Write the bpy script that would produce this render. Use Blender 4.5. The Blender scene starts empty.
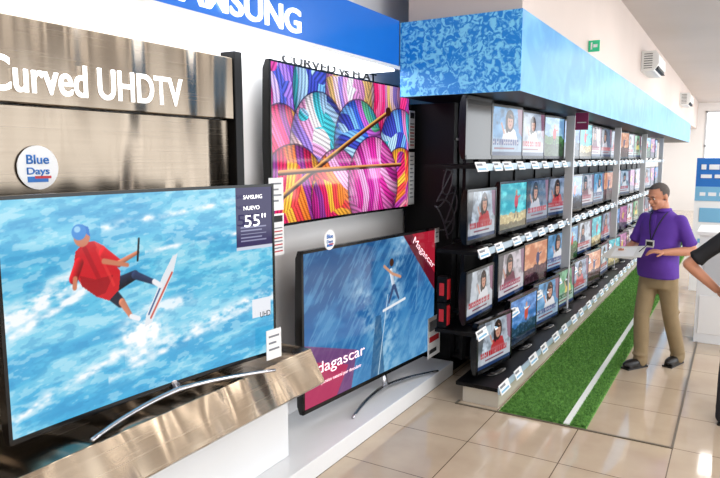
import bpy, math, random
import numpy as np
from mathutils import Vector, Matrix, Euler
random.seed(4); rng=np.random.default_rng(7)
S=bpy.context.scene
COL=S.collection
S.view_settings.view_transform='Standard'
def lin(c): 
    return tuple(((x/255.0)/12.92 if x/255.0<=0.04045 else ((x/255.0+0.055)/1.055)**2.4) for x in c)
# ---------------------------------------------------------------- materials
def mat(name,rgb,rough=0.5,metal=0.0,emit=0.0,spec=0.5,noise=0.0,nscale=8.0,bump=0.0):
    m=bpy.data.materials.new(name); m.use_nodes=True
    nt=m.node_tree; b=nt.nodes['Principled BSDF']
    c=lin(rgb)
    b.inputs['Base Color'].default_value=(*c,1); b.inputs['Roughness'].default_value=rough
    b.inputs['Metallic'].default_value=metal; b.inputs['Specular IOR Level'].default_value=spec
    if emit>0:
        b.inputs['Emission Color'].default_value=(*c,1); b.inputs['Emission Strength'].default_value=emit
    if noise>0 or bump>0:
        tc=nt.nodes.new('ShaderNodeTexCoord'); n=nt.nodes.new('ShaderNodeTexNoise'); n.inputs['Scale'].default_value=nscale
        n.inputs['Detail'].default_value=4
        nt.links.new(tc.outputs['Object'],n.inputs['Vector'])
        if noise>0:
            r=nt.nodes.new('ShaderNodeMixRGB'); r.blend_type='MIX'
            r.inputs[1].default_value=(*[x*(1-noise) for x in c],1); r.inputs[2].default_value=(*[min(1,x*(1+noise)) for x in c],1)
            nt.links.new(n.outputs['Fac'],r.inputs[0]); nt.links.new(r.outputs[0],b.inputs['Base Color'])
        if bump>0:
            bp=nt.nodes.new('ShaderNodeBump'); bp.inputs['Strength'].default_value=bump; bp.inputs['Distance'].default_value=0.01
            nt.links.new(n.outputs['Fac'],bp.inputs['Height']); nt.links.new(bp.outputs[0],b.inputs['Normal'])
    return m
M={}
M['wall']=mat('wall_paint',(232,230,229),0.6,noise=0.03,nscale=2)
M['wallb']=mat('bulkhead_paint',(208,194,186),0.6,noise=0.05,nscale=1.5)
M['ceil']=mat('ceiling_paint',(192,184,180),0.7,noise=0.06,nscale=1.2)
M['white']=mat('white_laminate',(236,238,240),0.25,noise=0.02,nscale=3)
M['black']=mat('black_shelving',(7,7,8),0.4,spec=0.2)
M['bez']=mat('tv_plastic',(8,8,9),0.18,spec=0.35)
M['chrome']=mat('satin_chrome',(190,190,195),0.22,metal=1.0)
M['paper']=mat('paper',(240,240,240),0.6,noise=0.02)
M['ink']=mat('dark_ink',(25,25,28),0.6)
M['grey']=mat('grey_ink',(120,124,132),0.6)
M['blue']=mat('blue_print',(30,110,190),0.5)
M['lblue']=mat('light_blue_print',(120,180,215),0.5)
M['red']=mat('red_print',(190,30,40),0.5)
M['led']=mat('led_diffuser',(245,250,255),0.5,emit=7.0)
M['letters']=mat('lit_letters',(255,255,255),0.4,emit=1.3)
M['glasstxt']=mat('screen_text',(255,255,255),0.4,emit=0.9)
M['pinktxt']=mat('screen_text_pink',(255,215,225),0.4,emit=0.9)
M['strip']=mat('shelf_edge_strip',(176,198,214),0.3)
M['post']=mat('post_paint',(195,198,202),0.4)
M['grout']=mat('metal_trim',(120,110,95),0.35,metal=0.4)
M['base']=mat('base_trim',(205,196,180),0.25)
M['ac']=mat('ac_plastic',(225,225,222),0.4)
M['green']=mat('exit_green',(40,170,120),0.4,emit=0.4)
M['mag']=mat('magenta_flag',(120,30,80),0.5)
M['cable']=mat('cable_rubber',(60,60,64),0.5)
M['sign']=mat('blue_sign_face',(16,96,186),0.3,emit=0.45,noise=0.15,nscale=1.5)
M['line']=mat('white_line',(235,240,235),0.6)

def brushed(name='brushed_steel',rgb=(134,122,108),bd=0.2):
    m=mat(name,rgb,0.27,metal=1.0)
    nt=m.node_tree;b=nt.nodes['Principled BSDF']
    tc=nt.nodes.new('ShaderNodeTexCoord');mp=nt.nodes.new('ShaderNodeMapping');mp.inputs['Scale'].default_value=(60,1.5,200)
    n=nt.nodes.new('ShaderNodeTexNoise');n.inputs['Scale'].default_value=1.0;n.inputs['Detail'].default_value=3
    nt.links.new(tc.outputs['Object'],mp.inputs[0]);nt.links.new(mp.outputs[0],n.inputs['Vector'])
    r=nt.nodes.new('ShaderNodeMapRange');r.inputs[3].default_value=0.15;r.inputs[4].default_value=0.34
    nt.links.new(n.outputs['Fac'],r.inputs[0]);nt.links.new(r.outputs[0],b.inputs['Roughness'])
    mp2=nt.nodes.new('ShaderNodeMapping');mp2.inputs['Scale'].default_value=(1,2.2,0.25)
    n2=nt.nodes.new('ShaderNodeTexNoise');n2.inputs['Scale'].default_value=1.6;n2.inputs['Detail'].default_value=1
    nt.links.new(tc.outputs['Object'],mp2.inputs[0]);nt.links.new(mp2.outputs[0],n2.inputs['Vector'])
    bp=nt.nodes.new('ShaderNodeBump');bp.inputs['Strength'].default_value=1.0;bp.inputs['Distance'].default_value=bd
    nt.links.new(n2.outputs['Fac'],bp.inputs['Height']);nt.links.new(bp.outputs[0],b.inputs['Normal'])
    return m
M['steel']=brushed()
M['steel2']=brushed('brushed_steel_ledge',(170,154,134),.18)
def floor_mat():
    m=mat('polished_floor_tile',(205,192,174),0.06,spec=0.8)
    nt=m.node_tree;b=nt.nodes['Principled BSDF']
    tc=nt.nodes.new('ShaderNodeTexCoord');mp=nt.nodes.new('ShaderNodeMapping')
    mp.inputs['Location'].default_value=(0.26,-4.48+0.6*8,0)
    br=nt.nodes.new('ShaderNodeTexBrick');br.offset=0.0;br.squash=1.0
    br.inputs['Scale'].default_value=1.0;br.inputs['Brick Width'].default_value=0.6;br.inputs['Row Height'].default_value=0.6
    br.inputs['Mortar Size'].default_value=0.0035;br.inputs['Mortar Smooth'].default_value=0.1
    br.inputs['Color1'].default_value=(*lin((200,180,156)),1);br.inputs['Color2'].default_value=(*lin((192,172,148)),1)
    br.inputs['Mortar'].default_value=(*lin((108,92,76)),1)
    nt.links.new(tc.outputs['Object'],mp.inputs[0]);nt.links.new(mp.outputs[0],br.inputs['Vector'])
    n=nt.nodes.new('ShaderNodeTexNoise');n.inputs['Scale'].default_value=3;n.inputs['Detail'].default_value=5
    nt.links.new(tc.outputs['Object'],n.inputs['Vector'])
    mx=nt.nodes.new('ShaderNodeMixRGB');mx.blend_type='OVERLAY';mx.inputs[0].default_value=0.25
    nt.links.new(br.outputs['Color'],mx.inputs[1]);nt.links.new(n.outputs['Fac'],mx.inputs[2]);nt.links.new(mx.outputs[0],b.inputs['Base Color'])
    return m
M['floor']=floor_mat()
def band_mat(name,c1,c2,scale,lo,hi,dist=2.5,em=0.0):
    m=mat(name,c1,0.35);nt=m.node_tree;b=nt.nodes['Principled BSDF']
    tc=nt.nodes.new('ShaderNodeTexCoord')
    n=nt.nodes.new('ShaderNodeTexNoise');n.inputs['Scale'].default_value=scale;n.inputs['Detail'].default_value=4;n.inputs['Distortion'].default_value=dist
    nt.links.new(tc.outputs['Object'],n.inputs['Vector'])
    r=nt.nodes.new('ShaderNodeValToRGB');r.color_ramp.elements[0].position=lo;r.color_ramp.elements[0].color=(*lin(c1),1)
    r.color_ramp.elements[1].position=hi;r.color_ramp.elements[1].color=(*lin(c2),1)
    nt.links.new(n.outputs['Fac'],r.inputs[0]);nt.links.new(r.outputs[0],b.inputs['Base Color'])
    if em: nt.links.new(r.outputs[0],b.inputs['Emission Color']);b.inputs['Emission Strength'].default_value=em
    return m
M['bandf']=band_mat('blue_crowd_print',(10,124,208),(120,200,238),20,0.46,0.58,1.4,.15)
M['bands']=band_mat('blue_fascia_print',(36,148,214),(90,186,232),3.0,0.4,0.8,1.0)
def turf_mat():
    m=mat('turf_blades',(60,120,40),0.8);nt=m.node_tree;b=nt.nodes['Principled BSDF']
    tc=nt.nodes.new('ShaderNodeTexCoord');n=nt.nodes.new('ShaderNodeTexNoise');n.inputs['Scale'].default_value=40
    nt.links.new(tc.outputs['Object'],n.inputs['Vector'])
    r=nt.nodes.new('ShaderNodeValToRGB');r.color_ramp.elements[0].position=0.3;r.color_ramp.elements[0].color=(*lin((56,110,40)),1)
    r.color_ramp.elements[1].position=0.7;r.color_ramp.elements[1].color=(*lin((124,182,84)),1)
    nt.links.new(n.outputs['Fac'],r.inputs[0]);nt.links.new(r.outputs[0],b.inputs['Base Color'])
    return m
M['turf']=turf_mat()
def screen_mat():
    m=mat('screen_panel',(3,3,4),0.09,spec=0.3);nt=m.node_tree;b=nt.nodes['Principled BSDF']
    a=nt.nodes.new('ShaderNodeAttribute');a.attribute_name='Col'
    nt.links.new(a.outputs['Color'],b.inputs['Emission Color']);b.inputs['Emission Strength'].default_value=1.0
    return m
M['screen']=screen_mat()
# ---------------------------------------------------------------- mesh builder
class MB:
    def __init__(s): s.v=[];s.f=[];s.m=[];s.c=[];s.sm=[]
    def add(s,vs,fs,m=0,cols=None,smooth=False):
        o=len(s.v); s.v.extend([tuple(v) for v in vs])
        s.c.extend(cols if cols is not None else [(0,0,0,1)]*len(vs))
        for f in fs: s.f.append(tuple(i+o for i in f)); s.m.append(m); s.sm.append(smooth)
    def box(s,x0,x1,y0,y1,z0,z1,m=0,mx=None):
        vs=[Vector(p) for p in [(x0,y0,z0),(x1,y0,z0),(x1,y1,z0),(x0,y1,z0),(x0,y0,z1),(x1,y0,z1),(x1,y1,z1),(x0,y1,z1)]]
        if mx is not None: vs=[mx@v for v in vs]
        s.add(vs,[(0,3,2,1),(4,5,6,7),(0,1,5,4),(1,2,6,5),(2,3,7,6),(3,0,4,7)],m)
    def tube(s,pts,rad,m=0,n=10,flat=1.0):
        pts=[Vector(p) for p in pts]
        if not hasattr(rad,'__len__'): rad=[rad]*len(pts)
        vs=[];fs=[];prev=None
        for i,p in enumerate(pts):
            t=(pts[min(i+1,len(pts)-1)]-pts[max(i-1,0)]).normalized()
            if prev is None:
                ref=Vector((0,0,1)) if abs(t.z)<0.9 else Vector((1,0,0)); a=t.cross(ref).normalized()
            else: a=(prev-t*prev.dot(t)).normalized()
            prev=a;b=t.cross(a)
            for k in range(n):
                q=2*math.pi*k/n; vs.append(p+rad[i]*(math.cos(q)*a+math.sin(q)*flat*b))
        for i in range(len(pts)-1):
            for k in range(n): fs.append((i*n+k,i*n+(k+1)%n,(i+1)*n+(k+1)%n,(i+1)*n+k))
        fs.append(tuple(range(n))[::-1]); fs.append(tuple((len(pts)-1)*n+k for k in range(n)))
        s.add(vs,fs,m,smooth=True)
    def ell(s,c,r,m=0,mx=None,nu=16,nv=10,keep=None):
        vs=[];fs=[];c=Vector(c)
        for j in range(nv+1):
            ph=math.pi*j/nv
            for i in range(nu):
                th=2*math.pi*i/nu
                vs.append(Vector((r[0]*math.sin(ph)*math.cos(th),r[1]*math.sin(ph)*math.sin(th),r[2]*math.cos(ph)))+c)
        for j in range(nv):
            for i in range(nu):
                q=(j*nu+i,(j+1)*nu+i,(j+1)*nu+(i+1)%nu,j*nu+(i+1)%nu)
                if keep is None or keep(sum((vs[k] for k in q),Vector())/4): fs.append(q)
        if mx is not None: vs=[mx@v for v in vs]
        s.add(vs,fs,m,smooth=True)
    def frust(s,p0,p1,r0,r1,m=0,n=16):
        s.tube([p0,p1],[r0,r1],m,n); s.ell(p0,(r0,)*3,m); s.ell(p1,(r1,)*3,m)
    def loft(s,rings,m=0,n=28,e=2.4):
        vs=[];fs=[]
        for (z,a,b,x,y) in rings:
            for k in range(n):
                q=2*math.pi*k/n;cc=math.cos(q);ss=math.sin(q)
                vs.append((x+a*math.copysign(abs(cc)**(2/e),cc),y+b*math.copysign(abs(ss)**(2/e),ss),z))
        for i in range(len(rings)-1):
            for k in range(n): fs.append((i*n+k,i*n+(k+1)%n,(i+1)*n+(k+1)%n,(i+1)*n+k))
        fs.append(tuple(range(n))[::-1]);fs.append(tuple((len(rings)-1)*n+k for k in range(n)))
        s.add(vs,fs,m,smooth=True)
    def prism(s,prof,y0,y1,m=0):
        n=len(prof);vs=[(x,y0,z) for x,z in prof]+[(x,y1,z) for x,z in prof]
        fs=[tuple(range(n)),tuple(range(2*n-1,n-1,-1))]+[(k,k+n,(k+1)%n+n,(k+1)%n) for k in range(n)]
        s.add(vs,fs,m)
    def mesh(s,name,mats):
        me=bpy.data.meshes.new(name);me.from_pydata(s.v,[],s.f)
        for k in mats: me.materials.append(M[k] if isinstance(k,str) else k)
        me.polygons.foreach_set('material_index',s.m);me.polygons.foreach_set('use_smooth',s.sm)
        at=me.color_attributes.new('Col','FLOAT_COLOR','POINT')
        at.data.foreach_set('color',np.array(s.c,dtype=np.float32).ravel())
        me.update();return me
    def build(s,name,mats,loc=(0,0,0),rz=0,bevel=0,parent=None):
        o=bpy.data.objects.new(name,s.mesh(name,mats));COL.objects.link(o);o.location=loc;o.rotation_euler=(0,0,rz)
        if bevel:
            b=o.modifiers.new('bevel','BEVEL');b.width=bevel;b.segments=2;b.limit_method='ANGLE'
        if parent: o.parent=parent
        return o
def boxobj(name,x0,x1,y0,y1,z0,z1,m,bevel=0,parent=None):
    b=MB();b.box(x0,x1,y0,y1,z0,z1);return b.build(name,[m],bevel=bevel,parent=parent)
def text(name,s,x,y,z,height=None,width=None,m='letters',parent=None,ext=0.002,rz=0,spacing=1.0,bold=0.0,tilt=0):
    """text on a plane facing +X, left end at y, baseline z"""
    cu=bpy.data.curves.new(name,'FONT');cu.body=s;cu.size=1;cu.extrude=0;cu.offset=bold;cu.space_character=spacing
    o=bpy.data.objects.new(name,cu);COL.objects.link(o);bpy.context.view_layer.update()
    w,h=o.dimensions.x,o.dimensions.y
    sx=(width/w) if width else (height/h); sy=(height/h) if height else sx
    dg=bpy.context.evaluated_depsgraph_get();me=bpy.data.meshes.new_from_object(o.evaluated_get(dg))
    bpy.data.objects.remove(o)
    o=bpy.data.objects.new(name,me);COL.objects.link(o)
    me.materials.clear();me.materials.append(M[m])
    T=Matrix.Translation((x,y,z))@Matrix.Rotation(rz,4,'Z')@Matrix(((0,0,1,0),(1,0,0,0),(0,1,0,0),(0,0,0,1)))@Matrix.Rotation(tilt,4,'Z')@Matrix.Diagonal((sx,sy,1,1))
    me.transform(T)
    so=o.modifiers.new('solid','SOLIDIFY');so.thickness=ext;so.offset=1
    if parent: o.parent=parent
    return o
# ---------------------------------------------------------------- raster art (per-vertex colour pictures)
class Art:
    def __init__(s,W,H,bg,asp=1.72):
        s.W,s.H=W,H;s.a=np.zeros((H,W,3));s.a[:]=np.array(bg)/255.
        s.U,s.V=np.meshgrid((np.arange(W)+.5)/W,(np.arange(H)+.5)/H);s.asp=asp;s.du=0
    def blend(s,mask,col):
        mask=np.clip(mask,0,1)[...,None];col=np.asarray(col,float)
        if col.ndim==1: col=col/255.
        s.a=s.a*(1-mask)+col*mask
    def poly(s,pts,col,al=1.0):
        ins=np.zeros(s.U.shape,bool);n=len(pts);U=s.U-s.du
        for i in range(n):
            x0,y0=pts[i];x1,y1=pts[(i+1)%n]
            if y0==y1: continue
            c=((s.V>y0)!=(s.V>y1))&(U<(x1-x0)*(s.V-y0)/(y1-y0)+x0);ins^=c
        s.blend(ins*al,col)
    def line(s,p,q,w,col,w2=None,al=1.0,sh=0):
        k=s.asp;px,py=(p[0]+s.du)*k,p[1];dx,dy=(q[0]+s.du)*k-px,q[1]-py
        t=np.clip(((s.U*k-px)*dx+(s.V-py)*dy)/(dx*dx+dy*dy),0,1)
        ex=s.U*k-px-t*dx;ey=s.V-py-t*dy
        d=np.hypot(ex,ey);ww=w if w2 is None else w+(w2-w)*t
        c=np.array(col)/255.
        if sh: c=np.clip(c*(1-sh*np.clip((ex+ey)/np.maximum(ww,1e-4),-1,1))[...,None],0,1)
        else: c=np.broadcast_to(c,s.a.shape)
        s.blend(np.clip((ww-d)/.004+.5,0,1)*al,c)
    def disc(s,c,rx,ry,col,al=1.0):
        r=np.sqrt(((s.U-s.du-c[0])/rx)**2+((s.V-c[1])/ry)**2);s.blend(np.clip((1-r)*min(rx*s.asp,ry)/.004+.5,0,1)*al,col)
def vnoise(x,y,seed=0):
    r=np.random.default_rng(seed);g=r.random((64,64))
    xi=np.floor(x).astype(int);yi=np.floor(y).astype(int);fx=x-xi;fy=y-yi;fx=fx*fx*(3-2*fx);fy=fy*fy*(3-2*fy)
    G=lambda i,j:g[j%64,i%64]
    return (G(xi,yi)*(1-fx)+G(xi+1,yi)*fx)*(1-fy)+(G(xi,yi+1)*(1-fx)+G(xi+1,yi+1)*fx)*fy
def fbm(x,y,seed=0,o=4): return sum(vnoise(x*2**i,y*2**i,seed+i)/2**i for i in range(o))/(2-2**(1-o))
def sea_art():
    A=Art(480,270,(100,196,230));U,V=A.U,A.V
    n=fbm(U*5,V*16+U*2,1,5);n2=fbm(U*9,V*9,5)
    A.blend(np.clip((V-.45)*1.3,0,.65),(58,168,220));A.blend(np.clip((.3-V)*1.6,0,.5),(140,212,236))
    A.blend(np.clip((n-.5)*4,0,.5),(168,226,243));A.blend(np.clip((.47-n)*4,0,.5),(58,156,210))
    f=fbm(U*22,V*40+U*5,9,4);A.blend(np.clip((f-.56)*6,0,.4),(214,242,250));A.blend(np.clip((.42-f)*5,0,.3),(44,134,192))
    def spray(line,w,cond,k,thr=.3,c=(246,251,255)):
        m=np.exp(-(line/w)**2)*cond;g=fbm(U*28,V*34,40,4);A.blend(np.clip(m*(g-thr)*k,0,1),c)
    spray(V-(.50-.62*U),.045,(U<.30),5,.2);spray(V-(.58-.62*U),.02,(U<.26),4)
    spray(V-(.92-.45*U),.03,(U<.5),2.5);spray(V-(.80-.28*(U-.4)),.035,(U>.36),3)
    spray(V-(.20-.15*U),.018,(U>.3),2.5);spray(V-(.34-.1*U),.012,(U>.45),2.2);spray(V-(.97-.3*U),.02,U>.3,2)
    m=np.exp(-(((U-.43)/.075)**2+((V-.70)/.08)**2));A.blend(np.clip(m*(fbm(U*40,V*40,50,3)-.1)*3.5,0,1),(252,254,255))
    m=np.exp(-(((U-.52)/.10)**2+((V-.58)/.03)**2));A.blend(np.clip(m*(fbm(U*40,V*40,51,3)-.2)*3,0,.9),(245,251,255))
    A.du=.025
    A.poly([(.412,.67),(.44,.655),(.53,.42),(.55,.325),(.53,.335),(.488,.43),(.452,.53),(.42,.61)],(228,234,240))
    A.line((.437,.63),(.525,.42),.006,(205,96,84));A.line((.43,.61),(.48,.48),.005,(60,90,140))
    sk=(205,128,98)
    A.line((.30,.44),(.385,.40),.036,(34,40,58),.024,sh=.4);A.line((.29,.45),(.33,.52),.036,(34,40,58),.026,sh=.4)
    A.line((.385,.40),(.458,.455),.021,(46,60,92),.013,sh=.3);A.line((.335,.52),(.365,.60),.019,sk,.012,sh=.2)
    A.line((.455,.45),(.478,.475),.014,(240,240,245))
    A.line((.365,.6),(.392,.62),.012,(240,240,245))
    A.poly([(.19,.25),(.215,.215),(.25,.21),(.285,.24),(.30,.3),(.335,.37),(.325,.46),(.29,.5),(.25,.47),(.205,.41),(.18,.33)],(206,34,44))
    A.poly([(.20,.36),(.25,.39),(.31,.38),(.28,.46),(.25,.47),(.205,.41)],(150,20,32),.7)
    A.poly([(.25,.21),(.285,.24),(.31,.32),(.275,.29)],(235,74,70),.8);A.line((.22,.24),(.27,.42),.012,(160,22,34),al=.6);A.line((.26,.25),(.31,.43),.008,(228,60,60),al=.7)
    A.line((.28,.27),(.33,.33),.026,(215,40,48),.02,sh=.3);A.line((.33,.33),(.40,.29),.014,sk,.009,sh=.2)
    A.line((.20,.3),(.18,.37),.024,(190,30,40),sh=.3);A.line((.28,.31),(.36,.345),.013,sk,.01)
    A.line((.405,.225),(.397,.33),.006,(30,30,35))
    A.line((.185,.37),(.182,.41),.012,sk)
    A.disc((.213,.185),.026,.046,sk);A.poly([(.185,.18),(.19,.145),(.213,.128),(.236,.145),(.24,.19),(.22,.165)],(40,120,205));A.disc((.205,.163),.023,.036,(60,140,215));A.disc((.20,.15),.010,.014,(150,205,240))
    A.du=0
    A.poly([(.83,0),(1,0),(1,.34),(.83,.34)],(52,44,92));A.poly([(.83,.34),(1,.34),(1,.36),(.83,.36)],(210,215,230))
    A.poly([(.895,.66),(.985,.66),(.985,.77),(.895,.77)],(235,238,245))
    for k in range(5): A.poly([(.85,.225+k*.02),(.97-.02*(k%2),.225+k*.02),(.97-.02*(k%2),.232+k*.02),(.85,.232+k*.02)],(150,150,185))
    return A.a
def yarn_art():
    A=Art(520,290,(60,18,54));U,V=A.U,A.V;k=1.72
    def ball(c,rx,ry,ang,pal,fr=36,curv=1.0,seed=0,al=1):
        x=(U-c[0])*k;y=(V-c[1])
        r2=(x/(rx*k))**2+(y/ry)**2;ins=r2<1
        A.blend((r2<1.06)*.6,(34,10,34))
        def wrap(a0):
            a=(x*math.cos(a0)+y*math.sin(a0))/(ry);b=(-x*math.sin(a0)+y*math.cos(a0))/ry
            st=(b-(.35*curv)*a*a*np.sign(b+.001)*np.abs(b))*fr*.9+.8*vnoise(a*2+9,b*2+9,seed)
            idx=np.floor(st/4.5+2.2*vnoise(a*1.5+5,b*1.5+5,seed+3)).astype(int)%len(pal)
            return st,idx,a
        s1,i1,a1=wrap(ang);s2,i2,a2=wrap(ang+.75)
        sel=vnoise(x*5+20,y*5+20,seed+7)>.58
        st=np.where(sel,s2,s1);idx=np.where(sel,i2,i1);a=np.where(sel,a2,a1)
        c3=np.array(pal,float)[idx]/255.
        sh=np.sqrt(np.clip(1-r2*.72,0,1))*(.55+.45*np.abs(np.sin(st*math.pi*.5)))*(1.08-.3*(x*.4+y*.9)/ry)
        tw=.9+.1*np.sin(a*120+st*5)
        A.blend(ins*al,np.clip(c3*(sh*tw*1.25)[...,None]+.06*sh[...,None],0,1))
    pu=[(110,70,190),(150,110,225),(70,80,190),(200,170,240),(210,60,150)]
    pk=[(245,40,120),(250,90,150),(220,20,90),(255,150,170),(180,50,160)]
    og=[(250,120,40),(240,60,60),(255,170,50),(220,30,90),(150,50,150)]
    bl=[(50,90,210),(100,160,240),(50,60,170),(160,200,245),(60,180,200)]
    ma=[(225,40,160),(245,110,200),(190,40,150),(250,160,220)]
    wp=[(240,230,240),(225,150,205),(150,120,215),(245,200,215),(240,190,110),(200,120,180)]
    ball((.10,.16),.19,.40,1.4,pu,26,seed=1);ball((.93,.14),.18,.38,1.2,pk+og,26,seed=2);ball((.74,.10),.18,.34,1.5,pk+wp,26,seed=6)
    ball((.30,.14),.17,.38,1.7,bl+pu,24,seed=3);ball((.52,.12),.18,.40,1.2,wp,26,seed=4)
    ball((.06,.55),.15,.30,1.0,pk+og,24,seed=13);ball((.92,.50),.17,.32,1.2,bl+[(230,120,190)],24,seed=15)
    ball((.30,.50),.19,.36,.3,wp+bl,24,seed=9);ball((.58,.47),.18,.32,.2,bl+[(90,190,150),(190,90,210)],24,seed=10)
    ball((.13,.88),.22,.38,1.1,og,26,seed=5);ball((.93,.84),.17,.34,1.9,og+pk,26,seed=11);ball((.42,.86),.18,.34,.7,og+ma,26,seed=7)
    ball((.70,.80),.20,.38,.5,ma,28,seed=8)
    A.line((.05,.84),(.82,.22),.014,(70,30,20));A.line((.05,.825),(.82,.205),.010,(232,160,80),.008,sh=.3);A.disc((.82,.21),.022,.036,(60,30,20))
    A.line((.04,.68),(.93,.64),.014,(70,30,20));A.line((.04,.67),(.93,.63),.010,(225,150,85),.007,sh=.3)
    return A.a
def surf_art():
    A=Art(400,250,(40,104,166),1.6);U,V=A.U,A.V
    n=fbm(U*7,V*7,21);n3=fbm(U*34+V*10,V*24,31,4);n4=fbm((U+V*.5)*60,V*10,33,3)
    A.blend(np.clip(.9-V*1.6,0,.6),(26,70,118));A.blend(np.clip((n-.5)*3,0,.6),(74,144,196))
    A.blend(np.clip((n4-.5)*3,0,.35),(120,176,212))
    w=np.clip(1-np.abs(U-(.18+.35*V+.12*n))/.10,0,1)*np.clip((V-.15)*4,0,1);A.blend(w*np.clip((n3-.3)*2.2,0,1),(190,214,230))
    w=np.clip(1-np.abs(U-(.64-.14*V+.08*n))/.11,0,1);A.blend(w*np.clip((n3-.3)*2.2,0,1),(176,208,230))
    w=np.clip((V-.6)*2,0,1)*(U>.45);A.blend(w*np.clip((n3-.4)*2,0,.7),(150,195,225))
    w=np.clip((V-.45-.3*(1-U))*3,0,1)*(U>.3);A.blend(w*.4,(110,172,210))
    A.poly([(.44,1),(.48,.55),(.52,.55),(.55,1)],(30,60,92),.45);A.line((.50,1.0),(.575,.42),.004,(200,222,236))
    A.line((.82,.6),(.86,0),.004,(110,160,200),al=.8)
    A.poly([(.70,0),(1,0),(1,.50)],(96,18,36));A.poly([(.78,0),(1,0),(1,.36)],(168,30,50))
    A.poly([(0,.58),(.34,.74),(.30,1),(0,1)],(150,52,100),.65);A.poly([(0,.68),(.28,.82),(.2,1),(0,1)],(198,50,90),.8)
    sk=(205,150,122)
    A.line((.60,.25),(.62,.36),.022,(205,215,228),.018,sh=.2);A.disc((.605,.185),.017,.03,(70,45,35));A.line((.60,.26),(.545,.20),.011,sk);A.line((.61,.27),(.68,.31),.011,sk)
    A.line((.62,.37),(.585,.48),.017,(60,80,120),.010);A.line((.63,.37),(.665,.47),.017,(60,80,120),.010);A.line((.54,.53),(.72,.49),.010,(235,238,242))
    return A.a
def promo_art(seed=0,bg=(170,186,206),top=(232,234,240),tc=(186,28,50),sc=1.0):
    A=Art(96,58,bg);U,V=A.U,A.V;r=np.random.default_rng(seed)
    A.blend((fbm(U*5,V*5,seed+2)-.4)*2.4,tuple(min(255,x+45) for x in bg));A.blend(np.clip((.5-fbm(U*7,V*6,seed+8))*3,0,.7),tuple(x*.55 for x in bg))
    A.poly([(0,0),(.2,0),(.12,.7),(0,.8)],tuple(x*.5 for x in bg));A.poly([(.84,0),(1,0),(1,.6),(.9,.5)],(150,110,134))
    c=.5+r.uniform(-.22,.22);k=sc*r.uniform(.8,1.1)
    A.poly([(c-.24*k,.78),(c-.15*k,.46),(c,.38),(c+.15*k,.46),(c+.26*k,.78)],top)
    A.disc((c,.27),.12*k,.22*k,(44,30,30));A.disc((c-.07*k,.38),.05*k,.14*k,(44,30,30));A.disc((c+.01,.29),.072*k,.145*k,(208,154,132));A.poly([(c-.09*k,.21),(c,.14),(c+.10*k,.22),(c,.22)],(40,28,30))
    A.disc((c-.02,.28),.010,.014,(20,16,18));A.disc((c+.035,.28),.010,.014,(20,16,18));A.disc((c+.01,.36),.022,.011,(160,44,52))
    A.line((c-.15*k,.52),(c-.22*k,.34),.03,(208,154,132))
    A.blend(np.clip((V-.6)*6,0,.6),(205,208,216))
    x=.08
    while x<.88:
        w=.03+.03*r.random();A.poly([(x,.66),(x+w,.66),(x+w,.78),(x,.78)],tc)
        if r.random()<.7:A.poly([(x+w*.35,.70),(x+w*.7,.70),(x+w*.7,.735),(x+w*.35,.735)],(225,220,226))
        x+=w+.014
    A.poly([(.22,.82),(.78,.82),(.78,.86),(.22,.86)],(130,60,84));A.poly([(0,.92),(1,.92),(1,1),(0,1)],(36,60,104))
    return A.a
def scene_art(seed,sky,ground,sp,hz=.6):
    A=Art(96,58,sky);U,V=A.U,A.V
    A.blend((fbm(U*6,V*9,seed)-.4)*3,tuple(min(255,x+70) for x in sky))
    e=V-hz-.16*(fbm(U*5,U*0,seed+1,3)-.5)
    A.blend((e>0)*1.0,ground);A.blend((e>0)*np.clip((fbm(U*16,V*22,seed+3)-.5)*4,0,.7),tuple(min(255,x+60) for x in ground));A.blend((e>.2)*.4,(10,12,20))
    A.disc((.6,.42),.07,.16,sp);A.disc((.6,.22),.035,.06,(205,155,130));A.line((.58,.55),(.55,.78),.022,(30,34,60));A.line((.62,.55),(.66,.78),.022,(30,34,60));A.line((.6,.36),(.74,.3),.018,sp)
    return A.a
def lin_arr(a): a=np.clip(a,0,1);return np.where(a<=.04045,a/12.92,((a+.055)/1.055)**2.4)
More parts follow.
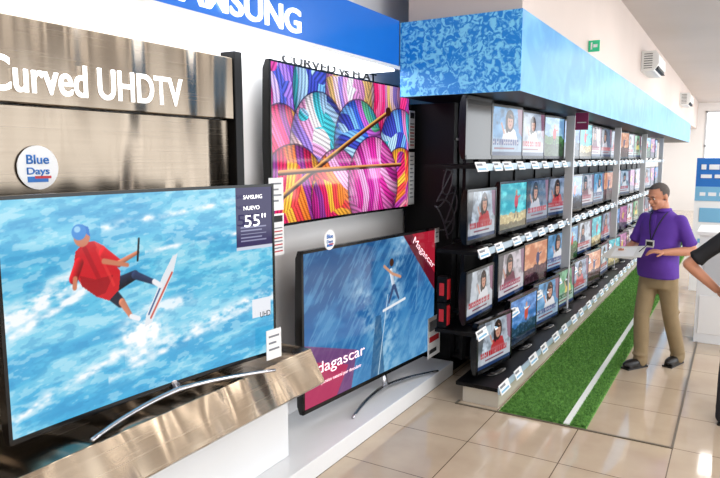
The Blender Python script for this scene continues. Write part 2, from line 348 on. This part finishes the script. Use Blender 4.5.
# ---------------------------------------------------------------- televisions: face +X, width along Y, origin at bottom centre
def tv_mesh(name,w,h,art,lift,curve=0.0,bez=0.012,th=0.045,stand='bow',sw=0.8,gain=1.0,standx=0.0,sy=0.0):
    b=MB();cx=lambda y:-curve*(1-(2*y/w)**2)
    N=24 if curve else 2
    ys=[-w/2+w*i/N for i in range(N+1)]
    vs=[];fs=[]
    prof=[(0.0,0),(0.0,h),(-th*.55,h),(-th,h-.05),(-th*1.25,h*.5),(-th,.05),(-th*.55,0)]
    n=len(prof)
    for y in ys:
        for (x,z) in prof: vs.append((x+cx(y),y,z+lift))
    for i in range(N):
        for k in range(n): fs.append((i*n+k,i*n+(k+1)%n,(i+1)*n+(k+1)%n,(i+1)*n+k))
    fs.append(tuple(range(n)));fs.append(tuple(N*n+k for k in range(n))[::-1])
    b.add(vs,fs,0)
    def lip(y0,y1,z0,z1):
        K=N if (y1-y0)>w*.5 else 1
        for i in range(K):
            a=y0+(y1-y0)*i/K;c=y0+(y1-y0)*(i+1)/K
            v=[(x+cx(y),y,z+lift) for y in (a,c) for (x,z) in ((-.002,z0),(.006,z0),(.006,z1),(-.002,z1))]
            b.add(v,[(0,1,5,4),(1,2,6,5),(2,3,7,6),(3,0,4,7),(0,3,2,1),(4,5,6,7)],0)
    lip(-w/2,w/2,0,bez*1.4);lip(-w/2,w/2,h-bez,h);lip(-w/2,-w/2+bez,0,h);lip(w/2-bez,w/2,0,h)
    H,W=art.shape[:2];col=lin_arr(art)*gain
    y=-w/2+bez+(w-2*bez)*np.arange(W)/(W-1);z=lift+h-bez-(h-2.4*bez)*np.arange(H)/(H-1)
    Y,Z=np.meshgrid(y,z);X=.003-curve*(1-(2*Y/w)**2)
    V=np.stack([X,Y,Z],-1).reshape(-1,3).tolist();C=np.concatenate([col.reshape(-1,3),np.ones((W*H,1))],1).tolist()
    I=np.arange(W*H).reshape(H,W);F=np.stack([I[1:,:-1],I[1:,1:],I[:-1,1:],I[:-1,:-1]],-1).reshape(-1,4).tolist()
    b.add(V,F,1,C)
    if stand=='bow':
        r=.016;n=20
        P=[(standx-.03+.13*(abs(2*i/n-1))**1.8,sy-sw/2+sw*i/n,r*.8+.0+.022*(1-abs(2*i/n-1))**1.0) for i in range(n+1)]
        b.tube(P,[r*(.65+.45*(1-abs(2*i/n-1))) for i in range(n+1)],2,10,flat=.8)
        b.tube([(standx-.03,sy,.034),(standx-.035,sy,lift*.6),(-.045-curve,sy,lift+.06)],[.035,.032,.03],2,12,flat=.5)
    elif stand=='plate':
        b.loft([(0,.075,.15,0,0),(.010,.07,.145,0,0),(.014,.03,.06,0,0)],0,20)
        b.tube([(-.02,0,.01),(-.02,0,lift+.08)],[.022,.022],0,10)
    elif stand=='wall':
        b.box(-th-.085,-th+.01,-.25,.25,lift+h*.3,lift+h*.7,0)
    return b.mesh(name,['bez','screen','chrome'])
def place(name,me,loc,rz=0):
    o=bpy.data.objects.new(name,me);COL.objects.link(o);o.location=loc;o.rotation_euler=(0,0,rz);return o
L=Vector((-2.235,1.245));R=Vector((-2.10,2.64));w=(R-L).length;rz=math.atan2(-(R-L).x,(R-L).y)
tv=place('curved_television',tv_mesh('curved_tv',w,.915,sea_art(),.05,curve=.035,bez=.014,stand='bow',sw=1.02,standx=.02,sy=.06),((L.x+R.x)/2,(L.y+R.y)/2,.801),rz)
text('screen_text_brand','SAMSUNG',.012,w/2-.225,.895,height=.02,width=.13,m='glasstxt',parent=tv,ext=.001)
text('screen_text_new','NUEVO',.012,w/2-.225,.84,height=.02,width=.11,m='glasstxt',parent=tv,ext=.001)
text('screen_text_size','55"',.012,w/2-.225,.755,height=.062,width=.15,m='glasstxt',parent=tv,ext=.001)
text('screen_text_uhd','UHD',.012,w/2-.125,.272,height=.03,width=.075,m='ink',parent=tv,ext=.001)
place('television',tv_mesh('wall_tv',1.89,1.02,yarn_art(),0,curve=.03,stand='wall',th=.05),(-2.46,4.02,1.47),0)
L=Vector((-2.32,3.18));R=Vector((-2.165,4.90));w=(R-L).length;rz=math.atan2(-(R-L).x,(R-L).y)
tv2=place('television',tv_mesh('flat_tv',w,1.07,surf_art(),.13,curve=0,bez=.02,stand='bow',sw=1.2,standx=.02,sy=.12),((L.x+R.x)/2,(L.y+R.y)/2,.121),rz)
text('screen_text_place','dagascar',.012,-w/2+.13,.37,height=.10,width=.54,m='pinktxt',parent=tv2,ext=.001)
text('screen_text_sub','un paraiso natural por descubrir',.012,-w/2+.13,.29,height=.03,width=.5,m='pinktxt',parent=tv2,ext=.001)
text('screen_text_corner','Magascar',.012,w/2-.40,1.12,height=.075,width=.42,m='pinktxt',parent=tv2,ext=.001,tilt=-.66)

# ---------------------------------------------------------------- room
boxobj('floor',-2.75,5,-3,26,-.1,0,'floor')
boxobj('wall_left',-2.8,-2.6,-3,26,0,3.85,'wall')
boxobj('ceiling',-2.8,5.1,-3,26.2,3.85,3.95,'ceil')
boxobj('wall_back',-2.8,5.1,-3.2,-3,0,3.85,'wall')
b=MB();b.box(5,5.2,-3,26,0,.5);b.box(5,5.2,-3,26,3.3,3.85)
for y in np.arange(-3,26.1,3.6): b.box(4.98,5.2,y-.15,y+.15,.5,3.3)
b.build('wall_right',['wall'])
b=MB();b.box(-2.8,-1.15,26,26.2,0,3.85);b.box(-1.15,5.1,26,26.2,3.55,3.85);b.box(-1.15,5.1,26,26.2,0,.6);b.box(3.8,5.1,26,26.2,.6,3.55)
b.build('wall_far',['wall'])
b=MB()
for x in (-1.15,0,1.25,2.5,3.75): b.box(x,x+.06,25.98,26.06,.6,3.55)
for z in (.6,2.3,3.5): b.box(-1.15,3.8,25.98,26.06,z,z+.05)
b.build('window_1',['post'])
boxobj('baseboard_right',4.95,4.98,-3,26,0,.1,'base')
b=MB();b.box(-2.30,-1.40,4.62,26,2.935,3.85,0);b.build('wall_bulkhead',['wallb'])
b=MB();b.box(-2.6,-2.48,3.6,4.1,2.95,3.85);b.build('wall_pilaster',['wall'])
b=MB();b.box(-2.31,-1.36,4.5,22,2.37,2.93,0)
b.m[-6:]=[2,0,0,1,1,0]; b.build('blue_fascia',['bandf','bands','black'])
# ---------------------------------------------------------------- shelving unit
b=MB();YE=17.6
b.box(-2.14,-2.10,5.14,YE,0,2.365,0)
b.box(-2.56,-2.10,5.10,5.14,0,2.365,0)
SH=[1.85,1.20,.57]
for i,z in enumerate(SH):
    b.box(-2.10 if i==0 else -1.985,-1.64,4.5,5.14,z-.03,z,0);b.box(-2.10,-1.64,5.14,YE,z-.03,z,0)
b.box(-1.80,-1.46,4.5,YE,.14,.17,0)
b.box(-2.10,-1.80,5.14,YE,.14,.17,0)
b.box(-1.76,-1.47,4.55,YE,0,.14,2)
for z in SH: b.box(-1.64,-1.628,4.5,YE,z-.045,z+.008,1)
b.box(-1.46,-1.448,4.5,YE,.125,.175,1)
for y in np.arange(7.36,YE,3.2):
    b.box(-1.69,-1.60,y,y+.055,.17,2.365,3)
b.box(-1.985,-1.955,5.02,5.10,.17,2.365,0)
for y in np.arange(5.2,YE,.8): b.box(-2.10,-2.085,y,y+.03,.17,2.365,0)
b.box(-2.1,-2.08,5.14,YE,2.05,2.07,3)
b.build('shelving_unit',['black','strip','base','post'])
def sm(n,w,art,g=.8,h=.455): return tv_mesh('shelf_tv_'+n,w,h,art,.04,stand='plate',bez=.022,gain=g)
small=[sm('a',.72,promo_art(0)),sm('b',.70,promo_art(1,(140,156,184),(200,60,70)),.75),sm('c',.72,promo_art(2,(190,200,214),(60,70,100))),
 sm('d',.70,scene_art(77,(50,110,180),(30,60,90),(210,80,60))),sm('e',.72,promo_art(5,(90,150,200),(235,235,240),(40,60,130))),
 sm('f',.70,scene_art(91,(120,170,220),(50,110,50),(210,50,60),.5)),sm('g',.72,promo_art(8,(206,196,204),(110,40,70),(170,30,80))),
 sm('off',.50,np.zeros((6,6,3))+.02,h=.47),
 sm('h',.72,scene_art(14,(210,130,90),(80,40,50),(40,50,110),.62)),sm('i',.70,scene_art(33,(150,70,130),(50,20,70),(230,200,80),.7)),
 sm('j',.72,promo_art(12,(90,110,140),(210,210,220),(200,40,50))),sm('k',.60,promo_art(15,(176,190,206),(190,50,60)),h=.42),sm('l',.60,promo_art(21,(196,204,214),(235,235,240)),h=.42),
 sm('m',.72,scene_art(48,(60,180,200),(210,190,140),(220,60,80),.66)),sm('n',.70,promo_art(31,(110,170,130),(240,220,120),(30,90,60)))]
order=[[7,4,0,5,3,13,6,10,1,8,0,14,2,5,9,3],[11,13,10,1,3,6,4,8,14,0,9,2,5,1,9,3],[12,6,8,4,5,2,13,1,3,9,0,14,2,10,0,4],[11,3,4,14,1,8,0,13,9,6,5,10,2,4,5,8]]
tags=MB()
for ri,z in enumerate(SH+[.17]):
    for k in range(16):
        yy=4.87+.80*k
        if ri==0: yy=4.74 if k==0 else 5.36+.80*(k-1)
        elif ri<3 and k==0: yy=4.84
        if yy>YE-.35: break
        x=-1.745 if ri<3 else -1.62
        a=-5+random.uniform(-4,4)
        if k==0 and ri==0: a=-4
        place('television',small[order[ri][k]],(x,yy,z+.001),math.radians(a))
        fx=-1.624 if ri<3 else -1.444
        for (dy,wd) in ((-.26,.11),(.10,.09)):
            T=Matrix.Translation((fx,yy+dy,z-.02))@Matrix.Rotation(math.radians(-22),4,'Y')
            tags.box(0,.005,-wd,wd,-.032,.042,0,T)
            tags.box(.005,.0065,-wd*.85,wd*.2,.012,.03,1,T);tags.box(.005,.0065,-wd*.85,wd*.7,-.02,-.006,2,T)
tags.build('price_tags',['paper','grey','lblue'])
b=MB()
for s in range(4):
    y0=4.75+.06*s;P=[]
    for i in range(24):
        t=i/23;P.append((-2.04+.03*math.sin(9*t+s),y0+.12*math.sin(7*t+s*2),1.80-.5*t+.06*math.sin(11*t+s)))
    b.tube(P,.006,0,6)
b.build('power_cables',['cable'])
b=MB()
for z in (.572,.78):
    b.box(-1.98,-1.90,4.52,4.60,z,z+.2,0);b.box(-1.90,-1.895,4.53,4.59,z+.02,z+.18,1);b.box(-1.96,-1.92,4.515,4.52,z+.05,z+.15,1)
b.build('speaker_boxes',['black','red'],bevel=.003)
# ---------------------------------------------------------------- turf
b=MB();b.box(-1.44,-.81,4.48,17.6,0,.012,0)
N=60000
u=rng.random(N)**1.6;yy=4.49+u*13;xx=-1.43+.615*rng.random(N)
keep=~((xx>-.975)&(xx<-.915));xx=xx[keep];yy=yy[keep];n=len(xx)
an=rng.random(n)*6.28;hh=.012+.012*rng.random(n);wd=.004+.003*(yy-4)/4
vs=np.stack([np.stack([xx-wd*np.cos(an),yy-wd*np.sin(an),np.full(n,.011)],-1),np.stack([xx+wd*np.cos(an),yy+wd*np.sin(an),np.full(n,.011)],-1),np.stack([xx+.012*np.sin(an*3),yy+.012*np.cos(an*2),.012+hh],-1)],1).reshape(-1,3)
b.add(vs.tolist(),np.arange(3*n).reshape(-1,3).tolist(),0)
b.box(-.965,-.925,4.48,17.6,.012,.022,1)
b.build('artificial_turf',['turf','line'])
b=MB();b.box(-1.78,-.26,4.462,4.478,0,.008,0);b.box(-.27,-.255,4.478,18,0,.008,0);b.box(-1.79,-1.775,4.462,4.54,0,.008,0)
b.build('trim_1',['grout'])
# ---------------------------------------------------------------- left display wall
b=MB()
b.box(-2.595,-2.50,-1.0,2.80,2.12,2.46,0);b.box(-2.595,-2.545,-1.0,2.80,.81,2.115,0)
b.box(-2.595,-2.49,2.805,2.87,.81,2.50,1)
sp=b.build('steel_display_panel',['steel','black'],bevel=.004)
text('panel_lettering','Curved UHDTV',-2.498,1.40,2.165,height=.14,width=1.0,m='letters',ext=.008,bold=.010,parent=sp)
b=MB();b.prism([(-2.595,.8),(-2.08,.8),(-1.98,.62),(-2.0,.60),(-2.595,.60)],-1.0,2.94,0)
b.box(-2.595,-2.22,-1.0,2.9,.122,.60,1)
b.build('display_plinth',['steel2','white'],bevel=.003)
boxobj('display_platform',-2.595,-2.06,-1.0,5.08,0,.12,'white',bevel=.004)
b=MB();b.box(-2.595,-2.31,-1.0,4.48,2.58,2.94,0);b.box(-2.59,-2.34,-1.0,4.46,2.565,2.579,1);b.box(-2.31,-2.30,-1.0,4.48,2.575,2.6,2)
sg=b.build('store_sign',['sign','led','white'])
text('sign_lettering','SAMSUNG',-2.309,2.12,2.635,height=.14,width=1.06,m='letters',parent=sg,ext=.012,bold=.014)
wl=text('wall_lettering','CURVED vs FLAT',-2.599,3.38,2.515,height=.065,width=1.25,m='ink',ext=.004,bold=.02)
def card(name,y0,y1,z0,z1,x,kind=0,rz=0):
    b=MB();w=y1-y0;h=z1-z0;b.box(0,.004,0,w,0,h,0)
    if kind==0:
        for k in range(int(h/.035)-1): b.box(.004,.0052,w*.15,w*(.85-.2*(k%2)),h-.035*(k+1)-.006,h-.035*(k+1)+.004,4)
    if kind==1:
        b.box(.004,.0052,w*.1,w*.9,h*.66,h*.9,4);b.box(.004,.0052,w*.1,w*.9,h*.38,h*.52,3);b.box(.004,.0052,w*.1,w*.7,h*.1,h*.2,1)
    if kind==2:
        b.box(.004,.0052,w*.1,w*.9,h*.8,h*.95,1)
        for k in range(8):b.box(.004,.0052,w*.12,w*.88,h*.08+k*h*.08,h*.08+k*h*.08+h*.03,4 if k%2 else 3)
    return b.build(name,['paper','ink','blue','red','grey'],loc=(x,y0,z0),rz=rz)
card('info_card',3.02,3.16,1.30,1.56,-2.435,2)
card('info_card',3.02,3.16,1.58,1.78,-2.435,0)
card('info_card',4.93,5.03,1.5,1.95,-2.44,0);card('info_card',4.93,5.03,1.98,2.3,-2.44,2)
card('price_card',2.53,2.64,.84,1.0,-2.075,0,rz=-.1)
card('price_card',4.62,4.86,.26,.60,-2.10,1,);card('info_card',4.82,4.90,1.2,1.32,-2.14,0)
def sticker(name,x,y,z,r,rz=0):
    b=MB();n=32
    vs=[(0,r*math.cos(6.2832*i/n),r*math.sin(6.2832*i/n)) for i in range(n)]+[(.005,r*math.cos(6.2832*i/n),r*math.sin(6.2832*i/n)) for i in range(n)]
    b.add(vs,[tuple(range(n))[::-1],tuple(range(n,2*n))]+[(i,(i+1)%n,(i+1)%n+n,i+n) for i in range(n)],0)
    b.box(.005,.007,-r*.55,r*.45,-r*.66,-r*.40,1);b.box(.005,.0075,-r*.2,r*.6,-r*.5,-r*.38,2)
    o=b.build(name,['paper','blue','red'],loc=(x,y,z),rz=rz)
    text('sticker_text','Blue',.006,-r*.6,r*.18,height=r*.42,width=r*1.1,m='blue',parent=o,ext=.001,bold=.02);text('sticker_text','Days',.006,-r*.6,-r*.30,height=r*.42,width=r*1.1,m='blue',parent=o,ext=.001,bold=.02)
    return o
sticker('promo_sticker',-2.540,1.62,1.86,.092)
sticker('promo_sticker',-2.25,3.40,1.375,.065,)
# ---------------------------------------------------------------- high level items
def ac(y,z):
    b=MB();b.prism([(-1.397,z),(-1.397,z+.3),(-1.2,z+.3),(-1.155,z+.24),(-1.15,z+.1),(-1.22,z)],y-.5,y+.5,0)
    b.box(-1.24,-1.148,y-.44,y+.44,z+.02,z+.024,1)
    b.box(-1.225,-1.16,y-.42,y+.42,z+.035,z+.075,1)
    for k in range(7): b.box(-1.36,-1.24,y-.505,y-.5,z+.04+.035*k,z+.05+.035*k,1)
    b.build('air_conditioner',['ac','ink'],bevel=.006)
ac(11.3,3.22);ac(18.6,3.22)
b=MB();b.box(-1.397,-1.29,6.9,6.92,2.97,3.08,0);b.box(-1.375,-1.36,6.895,6.9,2.99,3.06,1);b.box(-1.35,-1.31,6.895,6.9,3.01,3.04,1);b.build('exit_sign',['green','paper'])
b=MB();b.box(-1.50,-1.37,6.92,6.93,2.19,2.365,0);b.box(-1.48,-1.39,6.915,6.92,2.26,2.27,1);b.build('aisle_flag',['mag','post'])
b=MB()
for (x,y) in [(-.2,7.5),(1.2,7.5),(-.2,11),(1.2,11),(-.2,15),(1.2,15),(-.2,20)]:
    b.tube([(x,y,3.852),(x,y,3.83)],[.11,.12],0,20);b.tube([(x,y,3.83),(x,y,3.826)],[.08,.08],1,20)
b.build('recessed_downlights',['ac','post'])
b=MB();b.box(-.30,.5,7.3,8.0,0,1.12,0);b.box(-.33,.53,7.27,8.03,1.12,1.16,1);b.box(-.27,.47,7.292,7.3,.1,.5,1);b.box(-.25,.45,7.29,7.3,.62,1.0,2)
b.build('display_counter',['white','paper','post'],bevel=.006)
b=MB();b.box(-.52,.6,10.2,10.5,0,1.30,0);b.box(-.52,.6,10.2,10.26,1.30,1.90,1);b.box(-.52,.6,10.19,10.2,1.30,1.50,3)
for (za,zb,seed) in ((1.74,1.81,1),(1.62,1.67,2),(1.37,1.42,3)):
    x=-.46;r_=random.Random(seed)
    while x<.5:
        ww=r_.uniform(.05,.14);b.box(x,x+ww,10.185,10.2,za,zb,2);x+=ww+.035
b.box(-.45,.5,10.19,10.2,.7,.76,3);b.box(-.45,.5,10.19,10.2,1.0,1.2,3)
b.build('promo_stand',['paper','blue','white','lblue'],bevel=.002)
b=MB();b.box(-.70,.8,15,15.5,0,1.2,0);b.box(-.70,.8,15,15.1,1.2,1.9,1);b.build('appliance_display',['white','lblue'],bevel=.004)
# ---------------------------------------------------------------- people
def remesh(mb,vox,it):
    me=mb.mesh('tmp',['white']);o=bpy.data.objects.new('tmp',me);COL.objects.link(o)
    r=o.modifiers.new('r','REMESH');r.mode='VOXEL';r.voxel_size=vox
    s=o.modifiers.new('s','SMOOTH');s.factor=.5;s.iterations=it
    bpy.context.view_layer.update();dg=bpy.context.evaluated_depsgraph_get();m2=bpy.data.meshes.new_from_object(o.evaluated_get(dg))
    vs=[tuple(v.co) for v in m2.vertices];fs=[tuple(p.vertices) for p in m2.polygons]
    bpy.data.objects.remove(o);bpy.data.meshes.remove(m2);return vs,fs
def hand(mb,wrist,d,nrm,side,curl=.5,s=1.0):
    w=Vector(wrist);d=Vector(d).normalized();nrm=Vector(nrm);nrm=(nrm-d*nrm.dot(d)).normalized();lat=d.cross(nrm)*side
    B=Matrix((lat,d,nrm)).transposed().to_4x4()
    mb.ell((0,0,0),(.040*s,.050*s,.017*s),0,Matrix.Translation(w+d*.05*s)@B)
    for k,(o,l) in enumerate(((.028,.072),(.010,.080),(-.009,.074),(-.027,.058))):
        p=w+d*.085*s+lat*o*s;q=d.copy();P=[p-d*.03*s,p];a=0
        for sg in (.45,.32,.23):
            a+=curl*(.6+.08*k);q=(d*math.cos(a)-nrm*math.sin(a));p=p+q*l*sg*s;P.append(p)
        mb.tube(P,[.010*s,.0095*s,.009*s,.008*s,.0065*s],0,8);mb.ell(P[-1],(.0068*s,)*3,0,nu=8,nv=6)
    p=w+d*.025*s+lat*.028*s;q=(lat*.75+d*.6-nrm*.3).normalized();p2=p+q*.035*s;q2=(lat*.25+d*.85-nrm*.4).normalized();p3=p2+q2*.032*s
    mb.tube([p-q*.01,p,p2,p3],[.013*s,.0125*s,.0105*s,.008*s],0,8);mb.ell(p3,(.008*s,)*3,0,nu=8,nv=6)
def person(name,loc,rz,armR,armL,footR,footL,mats,headyaw=0,headpitch=0,lanyard=False,hands=None,hs=1.0,belly=.0,longhair=False,extra=None):
    out=MB()
    t=MB();t.loft([(.74,.145,.112,0,0),(.82,.162,.122,0,0),(.92,.165,.124,0,-.005),(.98,.160,.118,0,-.005)],0)
    for sx,ft in ((-1,footR),(1,footL)):
        hip=Vector((sx*.082,0,.84));an=Vector((sx*.09+ft[0],ft[1]+.04,.09))
        kn=hip.lerp(an,.52)+Vector((sx*.008,-.03-abs(ft[1])*.12,.02))
        t.frust(hip,hip.lerp(kn,.5),.092,.080);t.frust(hip.lerp(kn,.5),kn,.080,.068);t.frust(kn,kn+(an-kn)*.35,.068,.068);t.frust(kn+(an-kn)*.35,an+Vector((0,0,-.005)),.068,.060)
        t.frust(an,an+Vector((0,-.012,-.03)),.060,.064);t.ell(an+Vector((0,-.02,.03)),(.068,.068,.022),0);t.ell(kn+Vector((0,.02,.05)),(.074,.072,.02),0)
    v,f=remesh(t,.012,3);out.add(v,f,1,smooth=True)
    t=MB();t.loft([(.83,.174,.136,0,-.006),(.90,.176,.142,0,-.01-belly*.4),(1.0,.168,.138+belly*.6,0,-.012-belly*.5),(1.1,.166,.134+belly*.5,0,-.012-belly*.4),(1.2,.172,.126,0,-.006),(1.28,.180,.118,0,0),(1.34,.176,.104,0,.006),(1.385,.150,.084,0,.012),(1.415,.100,.07,0,.015),(1.44,.066,.066,0,.012)],0,32)
    for sx,arm in ((-1,armR),(1,armL)):
        sh=Vector((sx*.165,.01,1.350));el=Vector(arm[0]);mid=sh+(el-sh)*.74
        t.frust(sh,mid,.060,.056);t.frust(sh+Vector((-sx*.06,0,-.03)),sh,.080,.060)
        t.tube([mid-(el-sh)*.05,mid+(el-sh)*.08],[.058,.066],0,18)
    v,f=remesh(t,.012,3);out.add(v,f,0,smooth=True)
    out.loft([(1.425,.078,.075,0,.006),(1.455,.066,.066,0,.008),(1.458,.060,.060,0,.008)],0,24)
    out.box(-.014,.014,-.124,-.108,1.26,1.40,0)
    t=MB()
    HM=Matrix.Translation((0,-.01,1.47))@Matrix.Rotation(headyaw,4,'Z')@Matrix.Rotation(headpitch,4,'X')@Matrix.Translation((0,-.02,.105))
    t.tube([(0,.015,1.36),(0,.004,1.45),HM@Vector((0,.02,-.05))],[.060,.056,.058],0,16)
    t.ell((0,.012,.025),(.076,.093,.088),0,HM,24,16);t.ell((0,-.022,-.038),(.060,.066,.076),0,HM,20,14);t.ell((0,-.060,-.090),(.028,.022,.022),0,HM)
    t.ell((0,-.088,-.022),(.013,.024,.022),0,HM);t.ell((0,-.080,.004),(.010,.012,.024),0,HM);t.ell((0,-.076,.026),(.048,.016,.012),0,HM)
    for sx in (-1,1): t.ell((sx*.078,.012,-.008),(.010,.019,.031),0,HM);t.ell((sx*.036,-.062,-.030),(.022,.020,.020),0,HM)
    t.ell((0,-.084,-.060),(.026,.010,.012),0,HM)
    for sx,arm in ((-1,armR),(1,armL)):
        sh=Vector((sx*.165,.01,1.350));el=Vector(arm[0]);wr=Vector(arm[1])
        t.frust(sh+(el-sh)*.5,el,.045,.040);t.frust(el,el+(wr-el)*.3,.040,.041);t.frust(el+(wr-el)*.3,wr,.041,.028)
        hd,hn,sd,cu=arm[2:6];hand(t,wr,hd,hn,sd,cu,hs)
    v,f=remesh(t,.0065,2);out.add(v,f,2,smooth=True)
    for sx in (-1,1):
        out.ell((sx*.031,-.080,.002),(.013,.008,.007),5,HM,10,8);out.ell((sx*.031,-.087,.002),(.006,.004,.006),4,HM,8,6)
        out.ell((sx*.032,-.088,.024),(.019,.006,.005),3,HM,10,6)
    out.ell((0,-.094,-.060),(.022,.004,.004),6,HM,10,6)
    if longhair: kp=lambda p:(p.y>-.02 or p.z>.075)
    else: kp=lambda p:(p.y>-.020 or (p.z>.085 and p.y>-.07)) and p.z>-.055 and not (abs(p.x)>.06 and p.y<.032 and p.z<.015)
    out.ell((0,.014,.027),(.080,.096,.091),3,HM,40,28,kp)
    for sx,ft in ((-1,footR),(1,footL)):
        o=Vector((sx*.09+ft[0],ft[1],0));T=Matrix.Translation(o)@Matrix.Rotation(sx*.12,4,'Z')
        s0=MB();s0.ell((0,-.075,.045),(.046,.115,.040),0);s0.ell((0,.03,.05),(.040,.065,.048),0);s0.box(-.040,.040,-.15,.075,.006,.03,0)
        s0.frust((0,.04,.06),(0,.04,.09),.042,.042)
        s0.v=[tuple(T@Vector((a,b_,max(c,.004)))) for a,b_,c in s0.v]
        v,f=remesh(s0,.009,3);out.add(v,f,4,smooth=True)
        out.box(-.044,.044,-.17,.085,0,.014,4,T)
    if lanyard:
        for sx in (-1,1): out.tube([(sx*.070,.0,1.435),(sx*.066,-.072,1.40),(sx*.045,-.116,1.33),(sx*.02,-.140,1.24),(0,-.150,1.17)],.005,7,6)
        out.box(-.038,.038,-.170,-.160,1.07,1.18,5);out.box(-.03,.03,-.1715,-.169,1.13,1.165,7)
    if extra: extra(out)
    return out.build(name,mats,loc=loc,rz=rz)
M['purple']=mat('purple_polo',(92,50,158),0.8,noise=.15,nscale=12,bump=.6);M['khaki']=mat('khaki_trousers',(150,130,98),0.85,noise=.18,nscale=10,bump=.8)
M['skin']=mat('skin_tan',(204,142,112),0.5,noise=.06,nscale=20);M['hair']=mat('grey_hair',(88,80,76),0.8,noise=.3,nscale=60)
M['dark']=mat('black_leather',(22,20,20),0.4);M['eye']=mat('eye_white',(225,222,215),0.3);M['lip']=mat('lips',(150,80,70),0.5)
M['tee']=mat('black_tshirt',(24,24,28),0.8,noise=.2,nscale=12);M['jeans']=mat('dark_trousers',(34,34,40),0.8,noise=.2,nscale=12)
def man_extra(o):
    for i,(dx,dz,r) in enumerate(((0,0,12),(.02,.004,20),(-.015,-.004,6))):
        T=Matrix.Translation((-.12+dx,-.36,1.075+dz))@Matrix.Rotation(math.radians(20),4,'X')@Matrix.Rotation(math.radians(r),4,'Z')
        o.box(-.14,.15,-.12,.11,-.0012,.0012,5,T)
        if i==1: o.box(-.11,.08,-.09,.08,.0012,.002,8,T)
    o.tube([(.10,-.37,1.16),(.05,-.40,1.10)],.004,4,6)
person('shop_assistant',(-.565,6.25,0),math.radians(-26),
   ((-.265,.0,1.10),(-.20,-.225,1.055),(.35,-.9,.05),(-.2,0,-1),-1,.45),
   ((.28,.03,1.10),(.15,-.19,1.09),(-.6,-.75,.12),(.3,0,1),-1,.55),
   (.03,-.15),(-.01,.22),['purple','khaki','skin','hair','dark','eye','lip','ink','paper'],headyaw=math.radians(-14),headpitch=math.radians(18),lanyard=True,belly=.035,extra=man_extra)
person('customer',(.13,5.15,0),math.radians(168),
   ((-.40,.06,1.13),(-.215,-.02,.95),(.75,-.45,-.4),(-.3,-.2,1),1,.5),
   ((.40,.06,1.13),(.225,-.03,.95),(-.75,-.5,-.35),(.3,-.2,1),-1,.5),
   (0,-.02),(0,.05),['tee','jeans','skin','dark','dark','eye','lip','ink'],headyaw=.3,longhair=True)
# ---------------------------------------------------------------- light
def area(name,loc,rot,sx,sy,p,c=(1,1,1)):
    l=bpy.data.lights.new(name,'AREA');l.shape='RECTANGLE';l.size=sx;l.size_y=sy;l.energy=p;l.color=c
    o=bpy.data.objects.new(name,l);COL.objects.link(o);o.location=loc;o.rotation_euler=rot;return o
for i,y in enumerate((-.5,3.5,8,13,18,23)): area('ceiling_light',(1.2,y,3.8),(0,0,0),3.0,.9,[40,70,75,85,110,140][i],(1,.98,.95))
area('window_daylight',(4.85,5,1.9),(0,math.radians(90),0),2.6,14,200,(.96,.98,1))
area('window_daylight',(4.85,18,1.9),(0,math.radians(90),0),2.6,12,280,(.96,.98,1))
W=bpy.data.worlds.new('world');S.world=W;W.use_nodes=True;bg=W.node_tree.nodes['Background'];bg.inputs[0].default_value=(.88,.94,1,1);bg.inputs[1].default_value=2.4
# ---------------------------------------------------------------- camera
cd=bpy.data.cameras.new('camera');cd.sensor_width=36;cd.lens=31.75;cam=bpy.data.objects.new('camera',cd);COL.objects.link(cam)
cam.location=(0,0,1.9);cam.rotation_euler=(math.radians(82.73),0,math.radians(30.7));S.camera=cam
